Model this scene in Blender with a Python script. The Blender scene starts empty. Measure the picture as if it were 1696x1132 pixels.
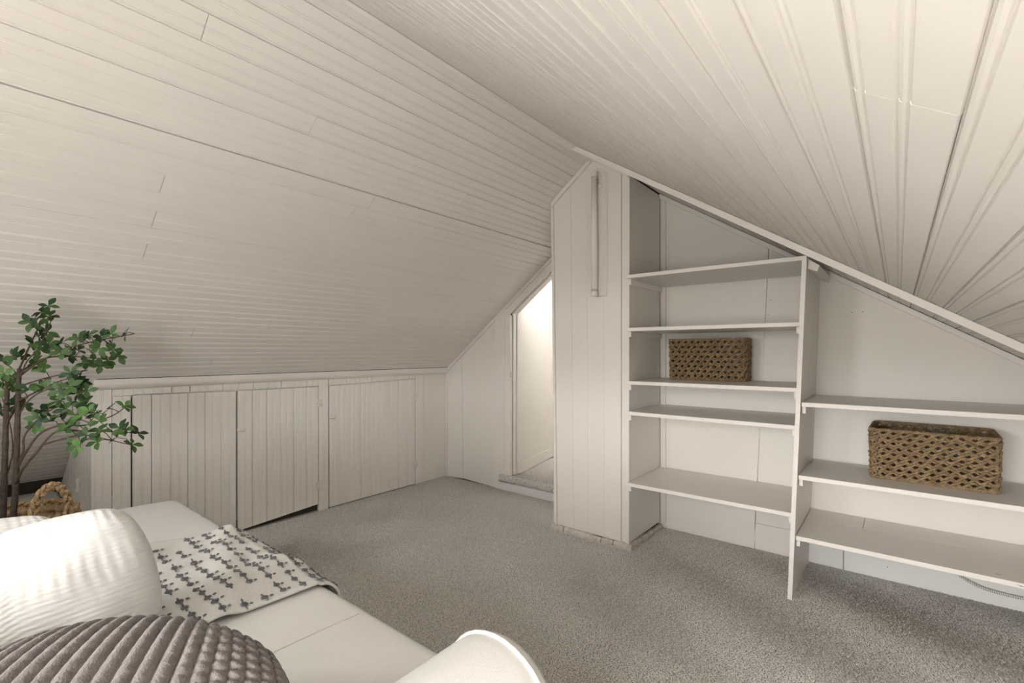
import bpy, bmesh, math, random
import numpy as np
from mathutils import Vector, Matrix
random.seed(7); rng = np.random.default_rng(11)
scene = bpy.context.scene
C = bpy.context.collection

# ------------------------------------------------------------------ camera
CAM = Vector((0.0, 0.0, 1.05)); FPX = 790.0; HOR = 583.0; YAW = math.radians(39.0)
cam_d = bpy.data.cameras.new('camera'); cam = bpy.data.objects.new('camera', cam_d); C.objects.link(cam)
cam.location = CAM; cam.rotation_euler = (math.pi/2, 0, YAW)
cam_d.sensor_width = 36.0; cam_d.lens = 36.0*FPX/1696.0; cam_d.shift_y = (HOR-566.0)/1696.0
cam_d.clip_start = 0.02
scene.camera = cam
FW = Vector((-math.sin(YAW), math.cos(YAW), 0)); RT = Vector((math.cos(YAW), math.sin(YAW), 0))
def ray(x, y): return FW*FPX + RT*(x-848.0) + Vector((0, 0, HOR-y))
def at_x(x, y, X): d = ray(x, y); return CAM + d*(X/d.x)
def at_y(x, y, Y): d = ray(x, y); return CAM + d*(Y/d.y)

# ------------------------------------------------------------------ light and exposure
w = bpy.data.worlds.new('sky'); scene.world = w; w.use_nodes = True
# overcast daylight: even bright sky above the horizon, darker ground below it
SKY, GROUND = 30.0, 7.0
wt = w.node_tree; bg = wt.nodes['Background']; bg.inputs[1].default_value = 1.0
wg = wt.nodes.new('ShaderNodeNewGeometry'); wx_ = wt.nodes.new('ShaderNodeSeparateXYZ'); wm = wt.nodes.new('ShaderNodeMapRange')
wm.inputs['From Min'].default_value = -0.03; wm.inputs['From Max'].default_value = 0.03
wc = wt.nodes.new('ShaderNodeTexCoord'); wr = wt.nodes.new('ShaderNodeMixRGB')
wr.inputs['Color1'].default_value = (GROUND, GROUND*.97, GROUND*.92, 1); wr.inputs['Color2'].default_value = (SKY, SKY*.985, SKY*.97, 1)
wt.links.new(wc.outputs['Generated'], wx_.inputs[0]); wt.links.new(wx_.outputs['Z'], wm.inputs['Value'])
wt.links.new(wm.outputs[0], wr.inputs['Fac']); wt.links.new(wr.outputs[0], bg.inputs[0])
def area(name, loc, rot, sx, sy, power, col):
    l = bpy.data.lights.new(name, 'AREA'); l.shape = 'RECTANGLE'; l.size = sx; l.size_y = sy
    l.color = col
    if power is None: l.energy = 1.0; l.cycles.is_portal = True      # guides the sky's light through the opening
    else: l.energy = power
    o = bpy.data.objects.new(name, l); C.objects.link(o); o.location = loc; o.rotation_euler = rot
    return o
# daylight through the gable window behind the camera (emits along +Y); the hall gets an added area lamp, no window
area('window_daylight', (-0.32, -0.962, 0.79), (math.radians(90), 0, 0), 1.12, 0.58, None, (1, 1, 1))
area('window_daylight_upper', (-1.37, -0.962, 1.40), (math.radians(90), 0, 0), 0.48, 0.36, None, (1, 1, 1))
area('hall_fill_light', (-1.72, 3.75, 1.25), (math.radians(90), 0, math.radians(150)), 0.5, 0.7, 1.1, (1.0, 0.975, 0.94))
vs = scene.view_settings
vs.view_transform = 'Standard'; vs.look = 'None'; vs.gamma = 1.0; vs.use_curve_mapping = False
vs.exposure = 0.70

# ------------------------------------------------------------------ dimensions
RX, RZ = -1.326, 2.139            # ridge
KX, KZ = -2.966, 0.90             # knee wall plane, height of slope there
FY = 2.785                        # far wall plane
NY = -0.95                        # near gable wall
SL = (RZ-KZ)/(RX-KX)              # left slope
SR = 0.652                        # right slope
RWX = 0.62                        # right knee wall
EX = -3.74                        # deep eave behind the plant
CY = 2.35; CX0, CX1 = -1.595, -1.107   # chimney chase
def zl(x): return KZ + SL*(x-KX)
def zr(x): return RZ - SR*(x-RX)

# ------------------------------------------------------------------ materials
def mat(name, col, rough=0.5, spec=0.4, bump=None, col2=None, cscale=6.0, cw=0.5, extra=None, sheen=0.0):
    m = bpy.data.materials.new(name); m.use_nodes = True
    nt = m.node_tree; b = nt.nodes['Principled BSDF']
    b.inputs['Base Color'].default_value = (*col, 1); b.inputs['Roughness'].default_value = rough
    b.inputs['Specular IOR Level'].default_value = spec
    if sheen: b.inputs['Sheen Weight'].default_value = sheen
    tc = nt.nodes.new('ShaderNodeTexCoord')
    if col2:
        n = nt.nodes.new('ShaderNodeTexNoise'); n.inputs['Scale'].default_value = cscale; n.inputs['Detail'].default_value = 6
        r = nt.nodes.new('ShaderNodeValToRGB'); r.color_ramp.elements[0].position = 0.5-cw/2; r.color_ramp.elements[1].position = 0.5+cw/2
        r.color_ramp.elements[0].color = (*col, 1); r.color_ramp.elements[1].color = (*col2, 1)
        nt.links.new(tc.outputs['Object'], n.inputs['Vector']); nt.links.new(n.outputs['Fac'], r.inputs['Fac'])
        nt.links.new(r.outputs['Color'], b.inputs['Base Color'])
    if bump:
        sc, st, dist = bump[:3]
        n = nt.nodes.new('ShaderNodeTexNoise'); n.inputs['Scale'].default_value = sc; n.inputs['Detail'].default_value = 4
        mp = nt.nodes.new('ShaderNodeMapping')
        if len(bump) > 3: mp.inputs['Scale'].default_value = bump[3]
        bp = nt.nodes.new('ShaderNodeBump'); bp.inputs['Strength'].default_value = st; bp.inputs['Distance'].default_value = dist
        nt.links.new(tc.outputs['Object'], mp.inputs['Vector']); nt.links.new(mp.outputs['Vector'], n.inputs['Vector'])
        nt.links.new(n.outputs['Fac'], bp.inputs['Height']); nt.links.new(bp.outputs['Normal'], b.inputs['Normal'])
    if extra: extra(nt, b, tc)
    return m
PAINT = (0.80, 0.762, 0.712); PAINT2 = (0.83, 0.792, 0.742)
def chips(thr):
    def f(nt, b, tc):
        # small worn spots where the paint has chipped to dark wood
        n = nt.nodes.new('ShaderNodeTexNoise'); n.inputs['Scale'].default_value = 34; n.inputs['Detail'].default_value = 3
        mp = nt.nodes.new('ShaderNodeMapping'); mp.inputs['Scale'].default_value = (0.5, 1.0, 1.6)
        r = nt.nodes.new('ShaderNodeValToRGB'); r.color_ramp.elements[0].position = thr; r.color_ramp.elements[1].position = thr+0.012
        mx = nt.nodes.new('ShaderNodeMixRGB'); mx.inputs['Color2'].default_value = (0.11, 0.08, 0.055, 1)
        src = b.inputs['Base Color'].links[0].from_socket
        nt.links.new(tc.outputs['Object'], mp.inputs['Vector']); nt.links.new(mp.outputs['Vector'], n.inputs['Vector'])
        nt.links.new(n.outputs['Fac'], r.inputs['Fac']); nt.links.new(r.outputs['Color'], mx.inputs['Fac'])
        nt.links.new(src, mx.inputs['Color1']); nt.links.new(mx.outputs['Color'], b.inputs['Base Color'])
    return f
M = {}
M['paint'] = mat('cream_paint', PAINT, 0.45, 0.35, (60, 0.12, 0.004), PAINT2, 3.0)
M['ceil'] = mat('cream_ceiling_paint', PAINT, 0.5, 0.3, (45, 0.16, 0.004, (1, 0.35, 1)), PAINT2, 4.0)
M['shelf'] = mat('cream_shelf_paint', PAINT, 0.42, 0.4, (50, 0.1, 0.004), PAINT2, 4.0, extra=chips(0.755))
M['trim'] = mat('cream_trim_paint', PAINT2, 0.4, 0.4, (50, 0.12, 0.004), PAINT, 5.0)
M['coolwhite'] = mat('cool_white_paint', (0.76, 0.76, 0.75), 0.5, 0.3, (40, 0.1, 0.003), (0.79, 0.78, 0.76), 2.0)
M['dark'] = mat('dark_gap', (0.05, 0.042, 0.035), 0.9, 0.1, None, (0.07, 0.06, 0.05), 8.0)
M['carpet'] = mat('grey_carpet_pile', (0.64, 0.615, 0.575), 0.95, 0.1, None, (0.94, 0.91, 0.86), 140.0, 0.30)
M['backing'] = mat('carpet_backing', (0.34, 0.32, 0.29), 0.95, 0.1, (200, 0.5, 0.004), (0.44, 0.41, 0.37), 60.0)
M['metal'] = mat('painted_metal', (0.77, 0.715, 0.64), 0.35, 0.5, (80, 0.05, 0.002), PAINT2, 9.0)
M['tube'] = mat('white_glass_tube', (0.86, 0.82, 0.76), 0.2, 0.5, None, (0.88, 0.84, 0.78), 5.0)
M['rust'] = mat('rusty_socket', (0.42, 0.36, 0.28), 0.6, 0.3, None, (0.68, 0.62, 0.54), 120.0)
M['mortar'] = mat('painted_mortar', (0.72, 0.68, 0.6), 0.8, 0.2, (90, 0.7, 0.01), (0.55, 0.5, 0.43), 40.0, 0.3)
def rope(nt, b, tc):
    wv = nt.nodes.new('ShaderNodeTexWave'); wv.inputs['Scale'].default_value = 90; wv.inputs['Distortion'].default_value = 4
    wv.bands_direction = 'DIAGONAL'
    bp = nt.nodes.new('ShaderNodeBump'); bp.inputs['Strength'].default_value = 0.8; bp.inputs['Distance'].default_value = 0.003
    nt.links.new(tc.outputs['Object'], wv.inputs['Vector']); nt.links.new(wv.outputs['Fac'], bp.inputs['Height'])
    nt.links.new(bp.outputs['Normal'], b.inputs['Normal'])
M['seagrass'] = mat('seagrass_cord', (0.24, 0.155, 0.082), 0.7, 0.3, None, (0.47, 0.34, 0.20), 60.0, 0.4, extra=rope)
M['straw'] = mat('straw_braid', (0.40, 0.26, 0.135), 0.7, 0.3, None, (0.62, 0.44, 0.26), 70.0, 0.4, extra=rope)
M['sofa'] = mat('white_linen', (0.75, 0.738, 0.71), 0.85, 0.2, (700, 0.35, 0.002), (0.79, 0.778, 0.75), 300.0, sheen=0.1)
def gauze(nt, b, tc):
    a = nt.nodes.new('ShaderNodeTexWave'); a.inputs['Scale'].default_value = 55; a.inputs['Distortion'].default_value = 2.5; a.bands_direction = 'Z'
    a.inputs['Detail'].default_value = 3
    c = nt.nodes.new('ShaderNodeTexNoise'); c.inputs['Scale'].default_value = 60
    ad = nt.nodes.new('ShaderNodeMath'); ad.operation = 'ADD'
    bp = nt.nodes.new('ShaderNodeBump'); bp.inputs['Strength'].default_value = 0.14; bp.inputs['Distance'].default_value = 0.006
    nt.links.new(tc.outputs['Object'], a.inputs['Vector']); nt.links.new(tc.outputs['Object'], c.inputs['Vector'])
    nt.links.new(a.outputs['Fac'], ad.inputs[0]); nt.links.new(c.outputs['Fac'], ad.inputs[1])
    nt.links.new(ad.outputs[0], bp.inputs['Height']); nt.links.new(bp.outputs['Normal'], b.inputs['Normal'])
M['gauze'] = mat('white_crinkle_gauze', (0.64, 0.63, 0.61), 0.9, 0.1, None, (0.68, 0.67, 0.65), 9.0, extra=gauze, sheen=0.15)
M['knit'] = mat('taupe_chenille', (0.155, 0.136, 0.129), 0.95, 0.1, (350, 0.6, 0.004), (0.215, 0.19, 0.18), 90.0, 0.4, sheen=0.3)
M['throw'] = mat('white_woven_cotton', (0.83, 0.82, 0.79), 0.9, 0.1, (420, 0.7, 0.004), (0.87, 0.86, 0.83), 60.0)
M['stitch'] = mat('charcoal_yarn', (0.15, 0.155, 0.17), 0.9, 0.1, (300, 0.5, 0.003), (0.26, 0.265, 0.28), 200.0)
M['bark'] = mat('dark_bark', (0.055, 0.042, 0.034), 0.8, 0.2, (120, 0.6, 0.004), (0.10, 0.078, 0.062), 60.0)
M['twig'] = mat('brown_twig', (0.075, 0.05, 0.036), 0.8, 0.2, None, (0.11, 0.075, 0.05), 60.0)
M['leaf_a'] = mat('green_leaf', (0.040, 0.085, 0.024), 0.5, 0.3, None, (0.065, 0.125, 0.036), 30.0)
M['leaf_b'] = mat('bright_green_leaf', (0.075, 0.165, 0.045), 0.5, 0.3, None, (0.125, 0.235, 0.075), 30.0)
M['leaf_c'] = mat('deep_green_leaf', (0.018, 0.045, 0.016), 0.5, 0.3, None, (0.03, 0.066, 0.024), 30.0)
M['roll'] = mat('pale_grey_wrap', (0.50, 0.49, 0.46), 0.6, 0.3, (20, 0.2, 0.01), (0.56, 0.55, 0.52), 10.0)
M['cordw'] = mat('white_cord', (0.74, 0.72, 0.68), 0.5, 0.4, None, (0.78, 0.76, 0.72), 20.0)
M['cordd'] = mat('grey_cord_wrap', (0.22, 0.215, 0.2), 0.6, 0.3, None, (0.3, 0.29, 0.27), 30.0)
M['soil'] = mat('dark_soil', (0.06, 0.045, 0.03), 0.95, 0.1, (80, 0.8, 0.02), (0.1, 0.075, 0.05), 40.0)
gl = bpy.data.materials.new('window_glass'); gl.use_nodes = True
_nt = gl.node_tree; _nt.nodes.clear()
_o = _nt.nodes.new('ShaderNodeOutputMaterial'); _m = _nt.nodes.new('ShaderNodeMixShader'); _m.inputs[0].default_value = 0.06
_t = _nt.nodes.new('ShaderNodeBsdfTransparent'); _g = _nt.nodes.new('ShaderNodeBsdfGlossy'); _g.inputs['Roughness'].default_value = 0.02
_nt.links.new(_t.outputs[0], _m.inputs[1]); _nt.links.new(_g.outputs[0], _m.inputs[2]); _nt.links.new(_m.outputs[0], _o.inputs[0])
M['glass'] = gl

# ------------------------------------------------------------------ mesh helpers
class MB:
    def __init__(s): s.v = []; s.f = []
    def add(s, vs_, fs):
        n = len(s.v); s.v += [tuple(p) for p in vs_]; s.f += [tuple(i+n for i in q) for q in fs]; return s
    def box(s, x0, x1, y0, y1, z0, z1):
        return s.add([(x0,y0,z0),(x1,y0,z0),(x1,y1,z0),(x0,y1,z0),(x0,y0,z1),(x1,y0,z1),(x1,y1,z1),(x0,y1,z1)],
                     [(0,3,2,1),(4,5,6,7),(0,1,5,4),(1,2,6,5),(2,3,7,6),(3,0,4,7)])
    def hexa(s, p):            # 8 points: bottom ring of 4, top ring of 4
        return s.add(p, [(0,3,2,1),(4,5,6,7),(0,1,5,4),(1,2,6,5),(2,3,7,6),(3,0,4,7)])
    def prism(s, ring0, ring1):
        n = len(ring0); f = [tuple(range(n-1,-1,-1)), tuple(range(n, 2*n))]
        f += [(i, (i+1) % n, n+(i+1) % n, n+i) for i in range(n)]
        return s.add(list(ring0)+list(ring1), f)
    def tube(s, pts, r, n=8, cap=True, closed=False):
        pts = [Vector(p) for p in pts]; k = len(pts); rs = r if hasattr(r, '__len__') else [r]*k
        base = len(s.v); prev = None
        for i, p in enumerate(pts):
            a = pts[(i-1) % k] if (closed or i > 0) else pts[0]; b = pts[(i+1) % k] if (closed or i < k-1) else pts[-1]
            t = (b-a)
            t = t.normalized() if t.length > 1e-9 else Vector((0,0,1))
            if prev is None:
                u = t.cross(Vector((0,0,1)))
                if u.length < 1e-3: u = t.cross(Vector((1,0,0)))
            else: u = prev - t*prev.dot(t)
            u.normalize(); prev = u; v = t.cross(u)
            for j in range(n):
                q = 2*math.pi*j/n; c = p + (u*math.cos(q)+v*math.sin(q))*rs[i]; s.v.append((c.x, c.y, c.z))
        for i in range(k if closed else k-1):
            a = base+i*n; b = base+((i+1) % k)*n
            for j in range(n): s.f.append((a+j, a+(j+1) % n, b+(j+1) % n, b+j))
        if cap and not closed:
            s.f.append(tuple(base+j for j in range(n-1,-1,-1))); s.f.append(tuple(base+(k-1)*n+j for j in range(n)))
        return s
    def ball(s, c, rx, ry, rz, n=8, m=5, ax=None):
        c = Vector(c); X, Y, Z = ax if ax else (Vector((1,0,0)), Vector((0,1,0)), Vector((0,0,1)))
        base = len(s.v); p = c-Z*rz; s.v.append((p.x,p.y,p.z))
        for i in range(1, m):
            th = -math.pi/2+math.pi*i/m
            for j in range(n):
                q = 2*math.pi*j/n; p = c+X*(rx*math.cos(th)*math.cos(q))+Y*(ry*math.cos(th)*math.sin(q))+Z*(rz*math.sin(th))
                s.v.append((p.x,p.y,p.z))
        p = c+Z*rz; s.v.append((p.x,p.y,p.z)); top = len(s.v)-1
        for j in range(n): s.f.append((base, base+1+(j+1) % n, base+1+j)); s.f.append((top, top-n+j, top-n+(j+1) % n))
        for i in range(m-2):
            a = base+1+i*n
            for j in range(n): s.f.append((a+j, a+(j+1) % n, a+n+(j+1) % n, a+n+j))
        return s
    def build(s, name, m, parent=None, smooth=False):
        off = root_loc(parent)
        me = bpy.data.meshes.new(name)
        me.from_pydata([(a-off[0], b-off[1], c-off[2]) for a, b, c in s.v], [], s.f)
        return link(name, me, m, parent, smooth)
def root_loc(p):
    x = y = z = 0.0
    while p is not None: x += p.location.x; y += p.location.y; z += p.location.z; p = p.parent
    return (x, y, z)
def link(name, me, m, parent=None, smooth=False):
    if m and not me.materials: me.materials.append(M[m] if isinstance(m, str) else m)
    if smooth: me.polygons.foreach_set('use_smooth', [True]*len(me.polygons))
    me.update()
    o = bpy.data.objects.new(name, me); C.objects.link(o)
    if parent is not None: o.parent = parent
    return o
def np_mesh(name, V, F, m, parent=None, smooth=False):   # V (n,3) F (k,3|4)
    V = np.asarray(V, dtype=np.float32) - np.array(root_loc(parent), dtype=np.float32)
    F = np.asarray(F, dtype=np.int32); k, q = F.shape
    me = bpy.data.meshes.new(name); me.vertices.add(len(V)); me.vertices.foreach_set('co', V.ravel())
    me.loops.add(k*q); me.loops.foreach_set('vertex_index', F.ravel())
    me.polygons.add(k); me.polygons.foreach_set('loop_start', np.arange(0, k*q, q, dtype=np.int32))
    me.polygons.foreach_set('loop_total', np.full(k, q, dtype=np.int32)); me.update(calc_edges=True); me.validate()
    return link(name, me, m, parent, smooth)
def rbox(name, x0, x1, y0, y1, z0, z1, r, m, parent=None, seg=3, smooth=True, fn=None, cuts=0):
    bm = bmesh.new(); bmesh.ops.create_cube(bm, size=1.0)
    for v in bm.verts: v.co = Vector((x0+(v.co.x+.5)*(x1-x0), y0+(v.co.y+.5)*(y1-y0), z0+(v.co.z+.5)*(z1-z0)))
    if cuts: bmesh.ops.subdivide_edges(bm, edges=bm.edges[:], cuts=cuts, use_grid_fill=True)
    sharp = [e for e in bm.edges if len(e.link_faces) == 2 and e.calc_face_angle(0) > 0.5]
    if r: bmesh.ops.bevel(bm, geom=sharp, offset=r, segments=seg, affect='EDGES', profile=0.5)
    off = Vector(root_loc(parent))
    for v in bm.verts:
        if fn: v.co = fn(v.co)
        v.co -= off
    me = bpy.data.meshes.new(name); bm.to_mesh(me); bm.free()
    o = link(name, me, m, parent, smooth)
    return o
def thing(name, label, cat, loc=(0,0,0), group=None):
    o = bpy.data.objects.new(name, None); C.objects.link(o); o.location = loc; o.empty_display_size = 0.05
    return tag(o, label, cat, group)
def tag(o, label, cat, group=None):
    o['label'] = label; o['category'] = cat
    if group: o['group'] = group
    return o
def struct(o, label=None):
    o['kind'] = 'structure'
    if label: o['label'] = label
    return o
def stuff(o): o['kind'] = 'stuff'; return o

def bead_profile(w, beads, d=0.003, bw=0.0065, T=0.012):
    """cross-section (s,h) of one beaded board of width w; beads are the centres of half round beads"""
    p = [(0, -T), (0, -d), (0.0012, -0.0004)]
    for c in beads:
        p += [(c-bw/2-0.0028, 0), (c-bw/2-0.0004, -d)]
        p += [(c+bw/2*math.cos(math.pi*(1-k/4.0)), -d+d*1.0*math.sin(math.pi*k/4.0)) for k in range(0, 5)]
        p += [(c+bw/2+0.0004, -d), (c+bw/2+0.0028, 0)]
    p += [(w-0.0012, -0.0004), (w, -d), (w, -T)]
    p = [q for i, q in enumerate(p) if q[0] >= -1e-6 and q[0] <= w+1e-6]
    return p
def board(name, O, S, N, E, w, e0, e1, beads, m, parent, d=0.003, bw=0.0065, T=0.012, e1b=None, e0b=None):
    """board with its cross-section in the S,N plane, extruded along E; e0b/e1b: end positions at the far side of the width"""
    pr = bead_profile(w, beads, d, bw, T)
    O, S, N, E = Vector(O), Vector(S), Vector(N), Vector(E)
    e0b = e0 if e0b is None else e0b; e1b = e1 if e1b is None else e1b
    r0 = [O+S*s+N*h+E*(e0+(e0b-e0)*s/w) for s, h in pr]; r1 = [O+S*s+N*h+E*(e1+(e1b-e1)*s/w) for s, h in pr]
    return MB().prism(r0, r1).build(name, m, parent)

# ================================================================== SETTING
# ---- floor: backing slab + carpet pile
floor = struct(MB().box(EX-0.08, RWX+0.08, NY-0.10, FY+0.07, -0.06, 0.0).build('floor', 'backing'), 'grey carpeted attic floor')
def pile(name, x0, x1, y0, y1, z, step, parent, keep=None, hgt=0.0060):
    gx = np.arange(x0, x1, step); gy = np.arange(y0, y1, step)
    X, Y = np.meshgrid(gx, gy); X = X.ravel(); Y = Y.ravel()
    X = X+rng.uniform(-.5, .5, X.size)*step; Y = Y+rng.uniform(-.5, .5, Y.size)*step
    k = (X > x0) & (X < x1) & (Y > y0) & (Y < y1)
    if keep is not None: k &= keep(X, Y)
    X = X[k]; Y = Y[k]; n = X.size
    # lay of the pile: slow swirls, like vacuum and foot marks
    lx = 0.0022*np.sin(3.1*X+2.3*Y+1.2*np.sin(2.2*Y))+0.002*np.sin(9*X-7*Y)+0.0015*np.sin(17*X+5*Y+2*np.sin(6*Y))
    ly = 0.0022*np.cos(2.7*Y-1.9*X)+0.002*np.sin(11*Y+6*X)
    h = hgt*(0.75+0.3*rng.random(n)); a = rng.uniform(0, 2*np.pi, n); r = step*rng.uniform(.5, .72, n)
    tx = X+lx+rng.normal(0, .0022, n); ty = Y+ly+rng.normal(0, .0022, n)
    V = np.zeros((n, 4, 3), np.float32)
    for j in range(3):
        q = a+j*2*np.pi/3; V[:, j, 0] = X+r*np.cos(q); V[:, j, 1] = Y+r*np.sin(q); V[:, j, 2] = z
    V[:, 3, 0] = tx; V[:, 3, 1] = ty; V[:, 3, 2] = z+h
    b = (np.arange(n)*4)[:, None]
    F = np.concatenate([b+np.array([[0, 1, 3]]), b+np.array([[1, 2, 3]]), b+np.array([[2, 0, 3]])], 0)
    return stuff(np_mesh(name, V.reshape(-1, 3), F, 'carpet', parent))
pile('carpet_pile', -2.962, RWX-0.005, 0.72, FY-0.003, 0.0, 0.0050, floor,
     lambda X, Y: ~((X > CX0+.005) & (X < CX1-.005) & (Y > CY+.01)))

# ---- left slope
ceil_l = struct(MB().prism([(EX-.25, NY-.05, zl(EX-.25)+.03), (RX, NY-.05, RZ+.03), (RX, NY-.05, RZ+.10), (EX-.25, NY-.05, zl(EX-.25)+.10)],
                           [(EX-.25, FY+.05, zl(EX-.25)+.03), (RX, FY+.05, RZ+.03), (RX, FY+.05, RZ+.10), (EX-.25, FY+.05, zl(EX-.25)+.10)]).build('ceiling', 'dark'),
                'left slope of the beadboard attic ceiling')
Sd = Vector((RX-KX, 0, RZ-KZ)).normalized(); Nd = Vector((Sd.z, 0, -Sd.x)); Yd = Vector((0, 1, 0))
PW = 0.0815; LEN = Vector((RX-KX, 0, RZ-KZ)).length
seams = {21: [.507, 2.13], 14: [.525, 2.44], 12: [.534, 2.44], 10: [.539, 2.43], 24: [2.11], 20: [2.10], 23: [2.29], 15: [1.23, 2.50], 13: [2.505],
         16: [1.29, 2.53], 9: [2.44], 11: [2.47], 8: [2.40], 6: [2.37], 3: [1.39, 2.28], 1: [.965], 2: [2.29], 5: [1.15, 2.33], 7: [2.41], 4: [.82, 2.31], 18: [1.75], 19: [.9], 22: [2.2]}
k0 = int(math.floor(-Vector((KX-EX, 0, SL*(KX-EX))).length/PW))
for k in range(k0, 26):
    s0 = PW*(k+.43); s1 = min(s0+PW, LEN-.002)
    if s1-s0 < .02: continue
    w_ = s1-s0-random.choice([.0005, .0008, .0012, .0020, .0030])
    xk = KX+Sd.x*(s0+PW*.5)
    ys = [NY] + ([random.uniform(-.7, -.2)] if k % 3 == 0 else []) + sorted(seams.get(k, [])) + [FY]
    if s0 < -.03: ys = [NY, .515] if random.random() < .6 else [NY, random.uniform(-.7, -.2), .515]
    for a, b in zip(ys[:-1], ys[1:]):
        if a > 2.3 and False: continue
        lift = random.uniform(-.0006, .0006)
        tilt = random.uniform(-.0012, .0012) if b == FY else 0
        O = Vector((KX, 0, KZ))+Sd*(s0+tilt)+Nd*lift
        board('plank', O, Sd, Nd, Yd, w_, a+.0006, b-.0010, [.0045, w_/2] if w_ > .06 else [.0045], 'ceil', ceil_l, d=.0015, bw=.005)
# ---- right slope
ceil_r = struct(MB().prism([(RX, NY-.05, RZ+.03), (RWX+.1, NY-.05, zr(RWX+.1)+.03), (RWX+.1, NY-.05, zr(RWX+.1)+.10), (RX, NY-.05, RZ+.10)],
                           [(RX, FY+.05, RZ+.03), (RWX+.1, FY+.05, zr(RWX+.1)+.03), (RWX+.1, FY+.05, zr(RWX+.1)+.10), (RX, FY+.05, RZ+.10)]).build('ceiling', 'dark'),
                'right slope of the beadboard attic ceiling')
Sr = Vector((1, 0, -SR)).normalized(); Nr = Vector((-Sr.z*-1, 0, -Sr.x)); Nr = Vector((Sr.z, 0, -Sr.x))
PR = 0.0902; LR = Vector((RWX-RX, 0, SR*(RWX-RX))).length+.02
rseams = {12: [.62], 13: [.93], 14: [1.75], 15: [.86], 16: [.56], 17: [.55], 10: [1.3], 7: [1.6], 18: [1.9], 5: [.7]}
k = 0
while True:
    s0 = .002+PR*k+.006; s1 = s0+PR
    if s0 > LR-.02: break
    w_ = min(s1, LR)-s0-random.choice([.0005, .0008, .0012])
    ys = [NY]+([random.uniform(-.7, 0)] if k % 3 else [])+rseams.get(k, [])+[FY]
    for a, b in zip(ys[:-1], ys[1:]):
        O = Vector((RX, 0, RZ))+Sr*(s0+random.uniform(-.0006, .0006))+Nr*random.uniform(-.0001, .0001)
        board('plank', O, Sr, Nr, Yd, w_, a+.0001, b-.0001, [.0062, w_/2] if w_ > .07 else [.0062], 'ceil', ceil_r, d=.0028, bw=.0088)
    k += 1
# ridge strip, two lengths of moulding set into the apex
def strip_between(name, A, B, pts, U, V, m='trim', parent=None):
    A, B, U, V = Vector(A), Vector(B), Vector(U), Vector(V)
    return MB().prism([A+U*a+V*b for a, b in pts], [B+U*a+V*b for a, b in pts]).build(name, m, parent)
tn = [0]
def trim(o):
    tn[0] += 1; o.name = 'trim_%d' % tn[0]; return struct(o)
rz = RZ-.010
trim(strip_between('trim', (RX, NY, RZ), (RX, CY, RZ), [(-.030, -.0275), (-.020, -.030), (.012, -.024), (.022, -.016), (.004, .0), (-.004, .0)], (1,0,0), (0,0,1)))
# battens: loose cross strip under the right slope, a little clear of the boards
def slope_strip(x0, x1, y0, y1, h0, h1, zf):
    dx = 1.0
    def P(x, y, h): return (x, y, zf(x)-h)
    return MB().hexa([P(x0,y0,h1), P(x1,y0,h1), P(x1,y1,h1), P(x0,y1,h1), P(x0,y0,h0), P(x1,y0,h0), P(x1,y1,h0), P(x0,y1,h0)])
trim(slope_strip(RX-.004, RWX, 2.140, 2.156, .004, .033, zr).build('trim', 'trim'))
# cove strips where the far wall meets the slopes
trim(slope_strip(CX1, RWX, FY-.022, FY-.002, .003, .030, zr).build('trim', 'trim'))
trim(slope_strip(KX, CX0, FY-.018, FY-.002, .002, .028, zl).build('trim', 'trim'))
trim(slope_strip(CX0, RX, CY-.016, CY-.001, .002, .030, zl).build('trim', 'trim'))
trim(slope_strip(RX+.004, CX1, CY-.014, CY-.001, .002, .026, zr).build('trim', 'trim'))
# eave moulding along the knee wall
pts = [(0.0, -.034)]+[(.030*math.sin(a), -.034+.030*(1-math.cos(a))) for a in [i*math.pi/2/6 for i in range(1, 7)]]+[(.030, .018), (.0, .0)]
trim(strip_between('trim', (KX-.001, .505, KZ), (KX-.001, FY-.001, KZ), pts, (1,0,0), (0,0,1)))

# ---- left knee wall
wl = struct(MB().box(KX-.10, KX-.030, .530, FY+.02, 0, KZ+.0).build('wall_left', 'dark'), 'low knee wall of vertical beaded boards')
X1 = Vector((1, 0, 0)); Z1 = Vector((0, 0, 1))
def kboard(y0, y1, z0, z1, beads, parent, off=0.0, name='plank', z0b=None, z1b=None):
    return board(name, (KX+off, y0, 0), (0,1,0), X1, Z1, y1-y0-random.choice([.0008, .0012, .0026]), z0, z1, beads, 'paint', parent, d=.0015, bw=.0045, T=.018, e0b=z0b, e1b=z1b)
def bpos(w_): return [.0050, w_/2]
def skirt(y0, y1, z0, z1, n, dz=0.0):
    for i in range(n):
        a = y0+(y1-y0)*i/n; b = y0+(y1-y0)*(i+1)/n
        kboard(a+random.uniform(-.003, .003)*(i > 0), b, z0+dz*i/n, z1, bpos(b-a), wl, random.uniform(-.001, .001))
MB().box(KX-.03, KX-.0195, .515, FY, .815, KZ-.01).build('rail', 'paint', wl)
MB().box(KX-.032, KX+.001, .500, .5135, 0, KZ-.02).build('corner_board', 'trim', wl)
kboard(.514, .579, 0, .868, [.03], wl); kboard(.579, .653, 0, .832, bpos(.074), wl); skirt(.579, .660, .8335, .868, 1)
skirt(.660, 1.640, .8365, .868, 12, -.012)
kboard(1.640, 1.712, 0, .868, [.036], wl)
skirt(1.714, 2.449, .8245, .868, 11, .016)
kboard(2.452, 2.540, 0, .868, [.046], wl)
kboard(2.543, FY-.010, 0, .868, [], wl, -.004)
MB().box(KX-.002, KX+.012, FY-.014, FY-.001, 0, KZ-.03).build('corner_bead', 'trim', wl)
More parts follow.
